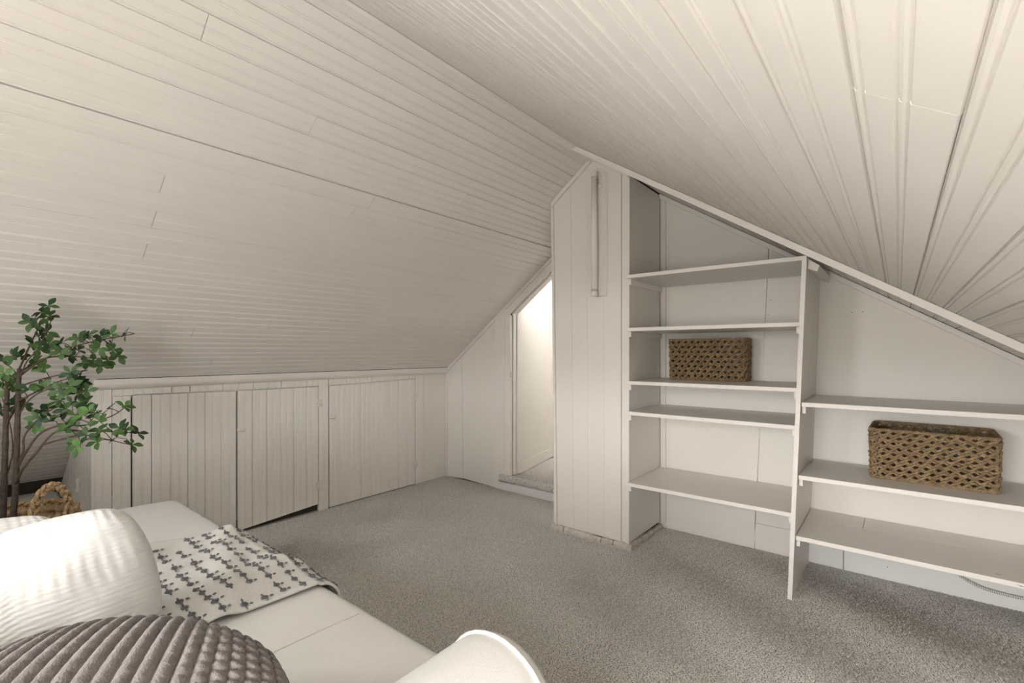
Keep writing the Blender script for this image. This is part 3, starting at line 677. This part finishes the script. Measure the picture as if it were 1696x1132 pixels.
# rolled arm: roll profile in XZ swept along Y, flaring a touch to the front
def arm_ring(y, sc):
    cx_, cz_, r = -.525, .462, .108*sc
    pts = [(-.615, .10), (-.615, .36)]
    for i in range(25):
        a = math.radians(200-260*i/24); pts.append((cx_+r*math.cos(a)*1.04, cz_+r*math.sin(a)))
    pts += [(-.450, .36), (-.450, .10)]
    return [(x, y, z) for x, z in pts]
ys_ = [-.40, -.10, .0, .1, .2, .3, .4, .5, .58, .61, .622, .630]
m = MB(); rings = [arm_ring(y, .97+.045*max(0, y)/.63-(.0 if y < .6 else .09*((y-.6)/.03)**2)) for y in ys_]
nr = len(rings[0]); m.v = [p for r_ in rings for p in r_]
for i in range(len(rings)-1):
    for j in range(nr): m.f.append((i*nr+j, (i+1)*nr+j, (i+1)*nr+(j+1) % nr, i*nr+(j+1) % nr))
m.f.append(tuple(range(nr))); m.f.append(tuple((len(rings)-1)*nr+j for j in range(nr-1, -1, -1)))
arm = m.build('arm', 'sofa', sf, True)
MB().tube([(x, .606, z) for x, _, z in arm_ring(.6, 1.010)[2:-2]], .0042, 8).build('piping', 'sofa', arm, True)
for x, y in ((-2.12, -.30), (-2.12, .54), (-.56, -.30), (-.56, .54)): MB().tube([(x, y, 0.001), (x, y, .12)], [.016, .024], 10).build('leg', 'bark', sf, True)

# ---- pillows
def noise2(a, b, seed, oct_=((1.7, 1.0), (3.7, .5), (7.9, .25))):
    r = random.Random(seed); out = 0
    for fr, am in oct_:
        for _ in range(3):
            t = r.uniform(0, 6.28); out = out+am/3*np.sin(fr*(a*math.cos(t)+b*math.sin(t))*2.2+r.uniform(0, 6.28))
    return out
def pillow(name, label, cat, c, U, V_, w_, h_, t_, m_, fn, n=150, pw=.42, flange=0, shape=None, group=None, slump=0.0):
    c = Vector(c); U = Vector(U).normalized(); V_ = Vector(V_); V_ = (V_-U*V_.dot(U)).normalized(); N_ = U.cross(V_)
    g = np.linspace(-1, 1, n); g = np.sign(g)*(1-(1-np.abs(g))**1.25)
    A, B = np.meshgrid(g, g); vs_ = []
    prof = np.clip((1-A**2)*(1-B**2), 0, 1)**pw
    px_ = A*w_/2*(1-.03*(1-B**2))*np.sqrt(1-.34*B*B*A*A); py_ = B*h_/2*(1-.03*(1-A**2))*np.sqrt(1-.34*A*A*B*B)
    if shape == 'round':
        rr_ = np.sqrt(A*A+B*B-(A*B)**2*1.0+1e-9); px_ = A*np.sqrt(1-B*B/2*.92)*w_/2; py_ = B*np.sqrt(1-A*A/2*.92)*h_/2
    for sd in (1, -1):
        th = sd*(t_/2*prof)+fn(A, B, sd, prof)*np.clip(prof*6, 0, 1)*sd
        P = np.array(c)[None, None, :]+px_[..., None]*np.array(U)+py_[..., None]*np.array(V_)+th[..., None]*np.array(N_)
        P = P - (slump*np.clip(-A+.15, 0, 1.15)**1.2*np.clip(.5+.5*B, 0, 1))[..., None]*np.array(V_)
        vs_.append(P.reshape(-1, 3))
    i, j = np.meshgrid(np.arange(n-1), np.arange(n-1), indexing='ij'); a = (i*n+j).ravel()
    F1 = np.stack([a, a+1, a+n+1, a+n], 1); F2 = F1[:, ::-1]+n*n
    o = thing(name, label, cat, (c.x, c.y, c.z-h_*.4), group)
    body = np_mesh('cover', np.concatenate(vs_), np.concatenate([F1, F2]), m_, o, True)
    if flange:
        e = [(-1, -1), (1, -1), (1, 1), (-1, 1)]; pts = []
        for k in range(4):
            a0, a1 = e[k], e[(k+1) % 4]
            for s in range(24):
                t = s/24; x = a0[0]+(a1[0]-a0[0])*t; y = a0[1]+(a1[1]-a0[1])*t
                q = c+U*(x*w_/2*(1-.03*(1-y*y))*math.sqrt(1-.34*x*x*y*y))+V_*(y*h_/2*(1-.03*(1-x*x))*math.sqrt(1-.34*x*x*y*y)); pts.append(q+N_*.003*math.sin(s*1.3))
        MB().tube(pts, flange, 6, closed=True).build('edge_seam', m_, o, True)
    return o
def crinkle(amp, seed):
    return lambda A, B, sd, pr: amp*noise2(A*1.3+.5*B, B*.9-.4*A, seed, ((1.5, 1.0), (3.2, .6), (6.5, .25)))+.0006*np.sin(A*74+2.5*noise2(A, B, seed+1))*(.6+.4*np.sin(B*9))+0.0007*np.sin(B*110+3*noise2(A, B, seed+2))
pillow('white_pillow', 'white crinkled gauze pillow standing between the knit pillow and the plant', 'pillow', (-1.215, .085, .572), (.15, 1, .20), (-.50, 0, 1), .46, .325, .19, 'gauze', crinkle(.010, 3), 190, slump=.16, group='white gauze pillows')
pillow('white_pillow', 'second white gauze pillow behind the first, nearest the plant basket', 'pillow', (-1.50, .000, .532), (.05, 1, .06), (-.55, -.1, 1), .46, .33, .14, 'gauze', crinkle(.009, 9), 150, group='white gauze pillows')
def ribs(A, B, sd, pr):
    u = A*.25; ph = u/.0235*2*np.pi+.5*np.sin(B*3)
    rib = np.sqrt(np.abs(np.cos(ph/2)))*.0125
    kn = .0035*np.abs(np.sin(B*38+np.round(ph/(2*np.pi))*1.7))
    k_ = np.clip((A-.30)/.35, 0, 1)
    return rib*(1-.45*k_)+kn*((.25+1.3*k_) if sd > 0 else 1.3)-.004
pillow('knit_pillow', 'round-edged taupe chunky knit pillow in the lower left foreground', 'pillow', (-.735, .115, .555), (.60, .75, -.12), (-.6, .42, .42), .46, .36, .17, 'knit', ribs, 320, .40, shape='round')

# ---- throw over the seat edge
th_ = thing('throw_blanket', 'white woven throw with charcoal cross stitches draped over the sofa seat', 'blanket', (-1.38, .5, .47))
LN = .66; WD = .56
def throw_pt(u, v):      # u across (X), v from the back of the seat over the front edge
    fo = .5+.5*math.sin(v*1.2+1)
    x = -1.655+u*WD+.035*(v/LN)*0+.02*math.sin(v*9)*(1-u)+.05*(1-u)*(v/LN)
    s = v*LN-.0
    wr = .012*max(0, math.sin(v*13+u*4))**3+.016*math.sin(u*9+v*3)*max(0, math.sin(v*7+u*5))+.010*max(0, math.sin(u*17+v*2.0+1))**2*(1-u)+.005*math.sin(u*31+v*11)*(1-u)
    wr = max(wr, -.001+.002*math.sin(u*20+v*9))
    flat = .645-.20-.035; y0 = .20; r = .05; arc = r*math.pi/2
    if s < flat+0: y = y0+s; z = ST+.0165+wr+.010*max(0, 1-((y-.33)/.36)**2)
    elif s < flat+arc: a = (s-flat)/r; y = y0+flat+(r+wr*.6)*math.sin(a); z = ST+.0145-r+(r+wr*.6)*math.cos(a)
    else: y = y0+flat+r+wr*.6+.004; z = ST+.0145-r-(s-flat-arc)
    return Vector((x, y, z))
nu, nv = 90, 100; V = []; F = []
for j in range(nv):
    for i in range(nu): V.append(tuple(throw_pt(i/(nu-1), j/(nv-1))))
for j in range(nv-1):
    for i in range(nu-1): a = j*nu+i; F.append((a, a+1, a+nu+1, a+nu))
cl = np_mesh('cloth', V, F, 'throw', th_, True)
sm = cl.modifiers.new('thickness', 'SOLIDIFY'); sm.thickness = .006; sm.offset = -1
m = MB()
def frame_at(u, v):
    p = throw_pt(u, v); du = (throw_pt(u+.01, v)-p).normalized(); dv = (throw_pt(u, v+.01)-p).normalized(); n_ = du.cross(dv).normalized()
    if n_.z < -.2: n_ = -n_
    return p, du, dv, n_
NU, NV = 14, 15
for iu in range(NU):
    for iv in range(NV):
        u = (iu+.5)/NU; v = (iv+.5)/NV
        if random.random() < .05: continue
        jj = random.uniform(-.1, .1)/NU; p, du, dv, n_ = frame_at(u+jj, v)
        s = random.uniform(.85, 1.1)
        # open loop in the middle, short bars to both sides
        lp = [p+n_*.003+du*(.0042*s*math.cos(q))+dv*(.0062*s*math.sin(q)) for q in [k*math.pi/4 for k in range(8)]]
        m.tube(lp, .0022, 5, closed=True)
        if random.random() < .75: m.ball(p+n_*.003+dv*.0145*s, .0028, .0045*s, .002, 6, 4, (du, dv, n_))
        for sg in (-1, 1):
            if random.random() < .92:
                q = p+du*(sg*.0125*s)+n_*.003; m.ball(q, .0060*s, .0023, .002, 6, 4, (du, dv, n_))
stuff(m.build('stitching', 'stitch', th_, True))

# ---- rolled pad under the low eave
ro = thing('padded_roll', 'pale grey rounded roll lying along the low eave behind the plant', 'roll', (-3.575, -.3, 0))
m = MB(); m.tube([(-3.575, y, .150) for y in (-.9, -.89, -.5, .0, .44, .465, .475)], [.10, .135, .145, .145, .145, .13, .10], 28); m.build('wrap', 'roll', ro, True)
for y in (-.7, -.2): MB().tube([(-3.575+.146*math.cos(a), y, .150+.146*math.sin(a)) for a in [k*math.pi/12 for k in range(24)]], .003, 6, closed=True).build('tie', 'cordd', ro, True)
MB().box(-3.490, -3.482, -.85, .44, .2660, .2700).build('seam', 'roll', ro)

# ---- plant basket with braided handle
PB = Vector((-2.475, .205, 0)); PRr = .165; PH = .452
pb = thing('plant_basket', 'round straw basket with a braided loop handle holding the plant', 'basket', PB)
def braid(path_fn, n, amp, wl_n, r, m):
    for k in range(3):
        pts = []
        for i in range(n):
            t = i/(n-1); p, a, b = path_fn(t); ph = 2*math.pi*(wl_n*t)+k*2*math.pi/3
            pts.append(p+a*(amp*math.sin(ph))+b*(amp*.55*math.sin(2*ph)))
        m.tube(pts, r, 6)
    return m
for i in range(14):
    z = .018+i*(PH-.036)/13; rr = PRr*(.82+.18*math.sin(min(1, (z+.05)/.4)*math.pi/2))
    m = MB(); pts = [PB+Vector((rr*math.cos(a)+.0, rr*math.sin(a), z+.004*math.sin(a*16+i*math.pi))) for a in [k*2*math.pi/64 for k in range(64)]]
    m.tube(pts, .0175, 7, closed=True); m.build('coil', 'straw', pb, True)
def rimf(t):
    a = t*2*math.pi; o = Vector((math.cos(a), math.sin(a), 0)); return PB+o*PRr+Z1*PH, Z1.copy(), o
m = MB(); braid(rimf, 260, .012, 12, .0078, m); m.build('rim', 'straw', pb, True)
for hs in (1, -1):
    hc = PB+Vector((.06, .13, 0)) if hs > 0 else PB+Vector((-.06, -.13, 0))
    hu = Vector((.40, .92, 0)).normalized() if False else Vector((-.22, .975, 0)).normalized()
    hc = PB+Vector((.125*hs, .085*hs, PH))
    def hf(t, hc=hc, hu=hu, hs=hs):
        a = math.pi*t; p = hc+hu*(-.050*math.cos(a))+Z1*(.118*math.sin(a)**.85); return p, (hu*math.cos(a)*-1+Z1*math.sin(a)).normalized(), Vector((hs, 0, 0))
    m = MB(); braid(hf, 120, .0100, 3.2, .0068, m); m.build('handle', 'straw', pb, True)
MB().tube([PB+Z1*.02, PB+Z1*.38], PRr*.84, 28).build('liner', 'soil', pb, True)

# ---- artificial tree
pl = thing('potted_tree', 'tall artificial branching tree with small green leaves under the left slope', 'plant', (PB.x, PB.y, .38))
PX = -2.45
def pz(zx, zy, dx=0.0): return at_x(zx/2.98, 490+zy/2.98, PX+dx)   # trace of the photograph, put at the plant's own distance
def smooth_path(pts, n=26):
    out = []; k = len(pts)
    for i in range(n):
        t = i/(n-1)*(k-1); j = min(int(t), k-2); f = t-j
        p0 = pts[max(j-1, 0)]; p1 = pts[j]; p2 = pts[j+1]; p3 = pts[min(j+2, k-1)]
        out.append(.5*((2*p1)+(p2-p0)*f+(2*p0-5*p1+4*p2-p3)*f*f+(-p0+3*p1-3*p2+p3)*f**3))
    return out
trunks = [([(10, 1180, 0), (18, 1000, 0), (24, 800, .01), (30, 600, .0), (35, 470, -.02)], .0095, .0070),
          ([(55, 1180, .02), (72, 1020, .03), (80, 880, .04), (86, 640, .05), (90, 480, .05), (96, 360, .05)], .0100, .0065)]
branches = [([(96, 360, .05), (110, 330, .06), (150, 240, .05), (200, 140, .0), (245, 60, .0)], .0055, .0018),
            ([(92, 420, .05), (130, 330, .1), (180, 270, .1), (230, 180, .06), (255, 110, .04)], .004, .0015),
            ([(93, 400, .05), (190, 330, .12), (320, 265, .16), (470, 225, .18), (665, 188, .2)], .005, .0013),
            ([(96, 380, .05), (220, 310, .0), (360, 300, .02), (470, 310, .05), (590, 300, .05)], .0045, .0013),
            ([(92, 450, .05), (180, 420, .12), (300, 390, .15), (430, 370, .17)], .004, .0013),
            ([(90, 520, .05), (170, 480, .1), (300, 420, .1), (400, 400, .1)], .004, .0013),
            ([(86, 600, .05), (150, 510, .12), (250, 460, .16), (380, 470, .18), (430, 470, .2)], .004, .0014),
            ([(35, 470, -.02), (30, 430, -.02), (20, 380, .0)], .006, .002),
            ([(35, 480, -.02), (80, 390, -.06), (10, 320, -.05)], .004, .0015),
            ([(30, 640, .0), (80, 560, -.04), (140, 500, -.03)], .004, .0015),
            ([(82, 830, .04), (115, 770, .06), (118, 700, .07), (160, 640, .08), (240, 570, .1), (330, 540, .12), (430, 545, .14)], .005, .0015),
            ([(80, 860, .04), (130, 770, .08), (200, 680, .12), (300, 640, .16), (420, 640, .2), (560, 590, .22), (620, 548, .24)], .006, .0014),
            ([(78, 930, .04), (110, 860, .1), (200, 750, .15), (240, 700, .18), (300, 665, .2), (430, 670, .25), (560, 672, .28), (690, 680, .3)], .0075, .0014),
            ([(215, 735, .16), (300, 710, .2), (400, 690, .22), (480, 700, .25), (650, 738, .28)], .005, .0013),
            ([(28, 900, .0), (60, 790, -.03), (60, 700, -.05), (40, 600, -.06), (10, 500, -.06)], .004, .0015),
            ([(28, 660, .0), (50, 590, .05), (75, 545, .06)], .0035, .0014)]
for pts, r0, r1 in trunks:
    P = smooth_path([pz(*q) for q in pts], 30); m = MB()
    m.tube(P, [r0+(r1-r0)*i/29+.0012*(i % 7 == 3) for i in range(30)], 9); m.build('trunk', 'bark', pl, True)
bmb = []; samples = []
for bi, (pts, r0, r1) in enumerate(branches):
    P = smooth_path([pz(*q) for q in pts], 28); r0 *= .72; m = MB(); m.tube(P, [r0+(r1-r0)*i/27 for i in range(28)], 6)
    bmb.append(m); samples += [(bi, p, i) for i, p in enumerate(P) if i > 4]
whorl = [(240,52),(207,82),(248,100),(150,135),(185,145),(222,150),(235,178),(190,205),(165,240),(195,265),(70,300),(105,300),(10,315),(20,385),(50,400),(15,430),(60,440),(35,460),(190,345),(210,372),(172,330),
 (240,240),(270,260),(305,235),(300,280),(350,270),(340,300),(385,215),(415,205),(435,195),(385,270),(440,265),(490,260),(460,320),(500,340),(530,320),(555,270),(585,300),(550,240),(550,190),(622,190),(500,200),(420,330),
 (215,450),(140,460),(110,475),(75,540),(120,540),(5,560),(350,380),(380,390),(400,420),(430,470),(350,450),(370,430),(300,470),(290,520),(330,490),(390,480),(400,530),(320,560),(360,570),(420,545),(210,580),(230,560),(190,605),
 (265,620),(160,650),(300,600),(340,630),(390,610),(370,640),(410,590),(440,570),(470,600),(490,620),(465,580),(540,560),(615,548),(590,655),(620,660),(680,680),(580,700),(650,735),(480,720),(360,730),(400,720),(380,748),(430,690),(330,660),(500,665)]
def leaf_mesh(name, m_, L=1.0, W=.46, fold=.12, droop=.15):
    m = MB(); n = 6
    for i in range(n+1):
        t = i/n; wd = W/2*math.sin(math.pi*min(1, t**1.25))*(1.0)+(.02 if i in (0, n) else 0); z = -droop*t*t
        for s in (-1, 0, 1): m.v.append((t*L, s*wd, z+abs(s)*fold*wd*2))
    for i in range(n):
        for j in range(2): a = i*3+j; m.f.append((a, a+3, a+4, a+1))
    me = bpy.data.meshes.new(name); me.from_pydata(m.v, [], m.f); me.materials.append(M[m_]); me.polygons.foreach_set('use_smooth', [True]*len(me.polygons)); me.update(); return me
leaves = [leaf_mesh('leaf_'+a, a2, 1, w2, f2, d2_) for a, a2, w2, f2, d2_ in (('a', 'leaf_a', .56, .10, .18), ('b', 'leaf_b', .58, .14, .12), ('c', 'leaf_c', .54, .08, .28))]
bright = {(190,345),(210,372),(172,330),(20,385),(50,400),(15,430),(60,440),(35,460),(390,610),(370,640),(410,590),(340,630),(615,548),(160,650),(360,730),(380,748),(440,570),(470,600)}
fol = MB(); rl = random.Random(5); root = Vector(root_loc(pl)); nleaf = 0
for wx, wy in whorl:
    tgt = pz(wx, wy, .05)
    best = min(samples, key=lambda s: ((s[1]-tgt).yz.length if hasattr((s[1]-tgt), 'yz') else (s[1]-tgt).length)+.002*abs(s[1].x-tgt.x))
    bi, bp_, idx = best
    W_ = pz(wx, wy, bp_.x-PX+rl.uniform(-.035, .035))
    zc_ = zl(W_.x)-.05
    if (W_-bp_).length > .004: 
        mid = bp_.lerp(W_, .5)+Vector((rl.uniform(-.01, .01), rl.uniform(-.01, .01), .006)); bmb[bi].tube([bp_, mid, W_], [.0016, .0013, .001], 5)
    nl = 5 if rl.random() < .7 else 4
    out = (W_-bp_); out = out.normalized() if out.length > .01 else Vector((.3, .6, .3))
    ax = (out+Vector((.45, -.1, .35))).normalized()      # shoots turn to the light
    u_ = ax.cross(Z1).normalized(); v_ = ax.cross(u_); a0 = rl.uniform(0, 6.28)
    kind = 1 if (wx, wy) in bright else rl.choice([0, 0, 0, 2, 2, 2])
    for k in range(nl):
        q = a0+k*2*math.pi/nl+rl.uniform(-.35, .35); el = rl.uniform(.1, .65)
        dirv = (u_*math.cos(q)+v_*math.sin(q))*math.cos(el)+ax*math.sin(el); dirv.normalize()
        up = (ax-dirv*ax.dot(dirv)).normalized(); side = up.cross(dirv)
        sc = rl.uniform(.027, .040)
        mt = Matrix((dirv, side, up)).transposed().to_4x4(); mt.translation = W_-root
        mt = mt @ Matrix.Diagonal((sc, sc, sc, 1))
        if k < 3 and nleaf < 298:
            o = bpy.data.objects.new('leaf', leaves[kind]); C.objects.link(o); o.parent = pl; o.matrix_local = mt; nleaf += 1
        else:       # leaves past the first three hundred
            me = leaves[kind]; fol.add([mt @ v.co + root for v in me.vertices], [tuple(p.vertices) for p in me.polygons])
stuff(fol.build('foliage', 'leaf_a', pl, True))
for m in bmb: m.build('branch', 'twig' if len(m.v) < 2500 else 'twig', pl, True)
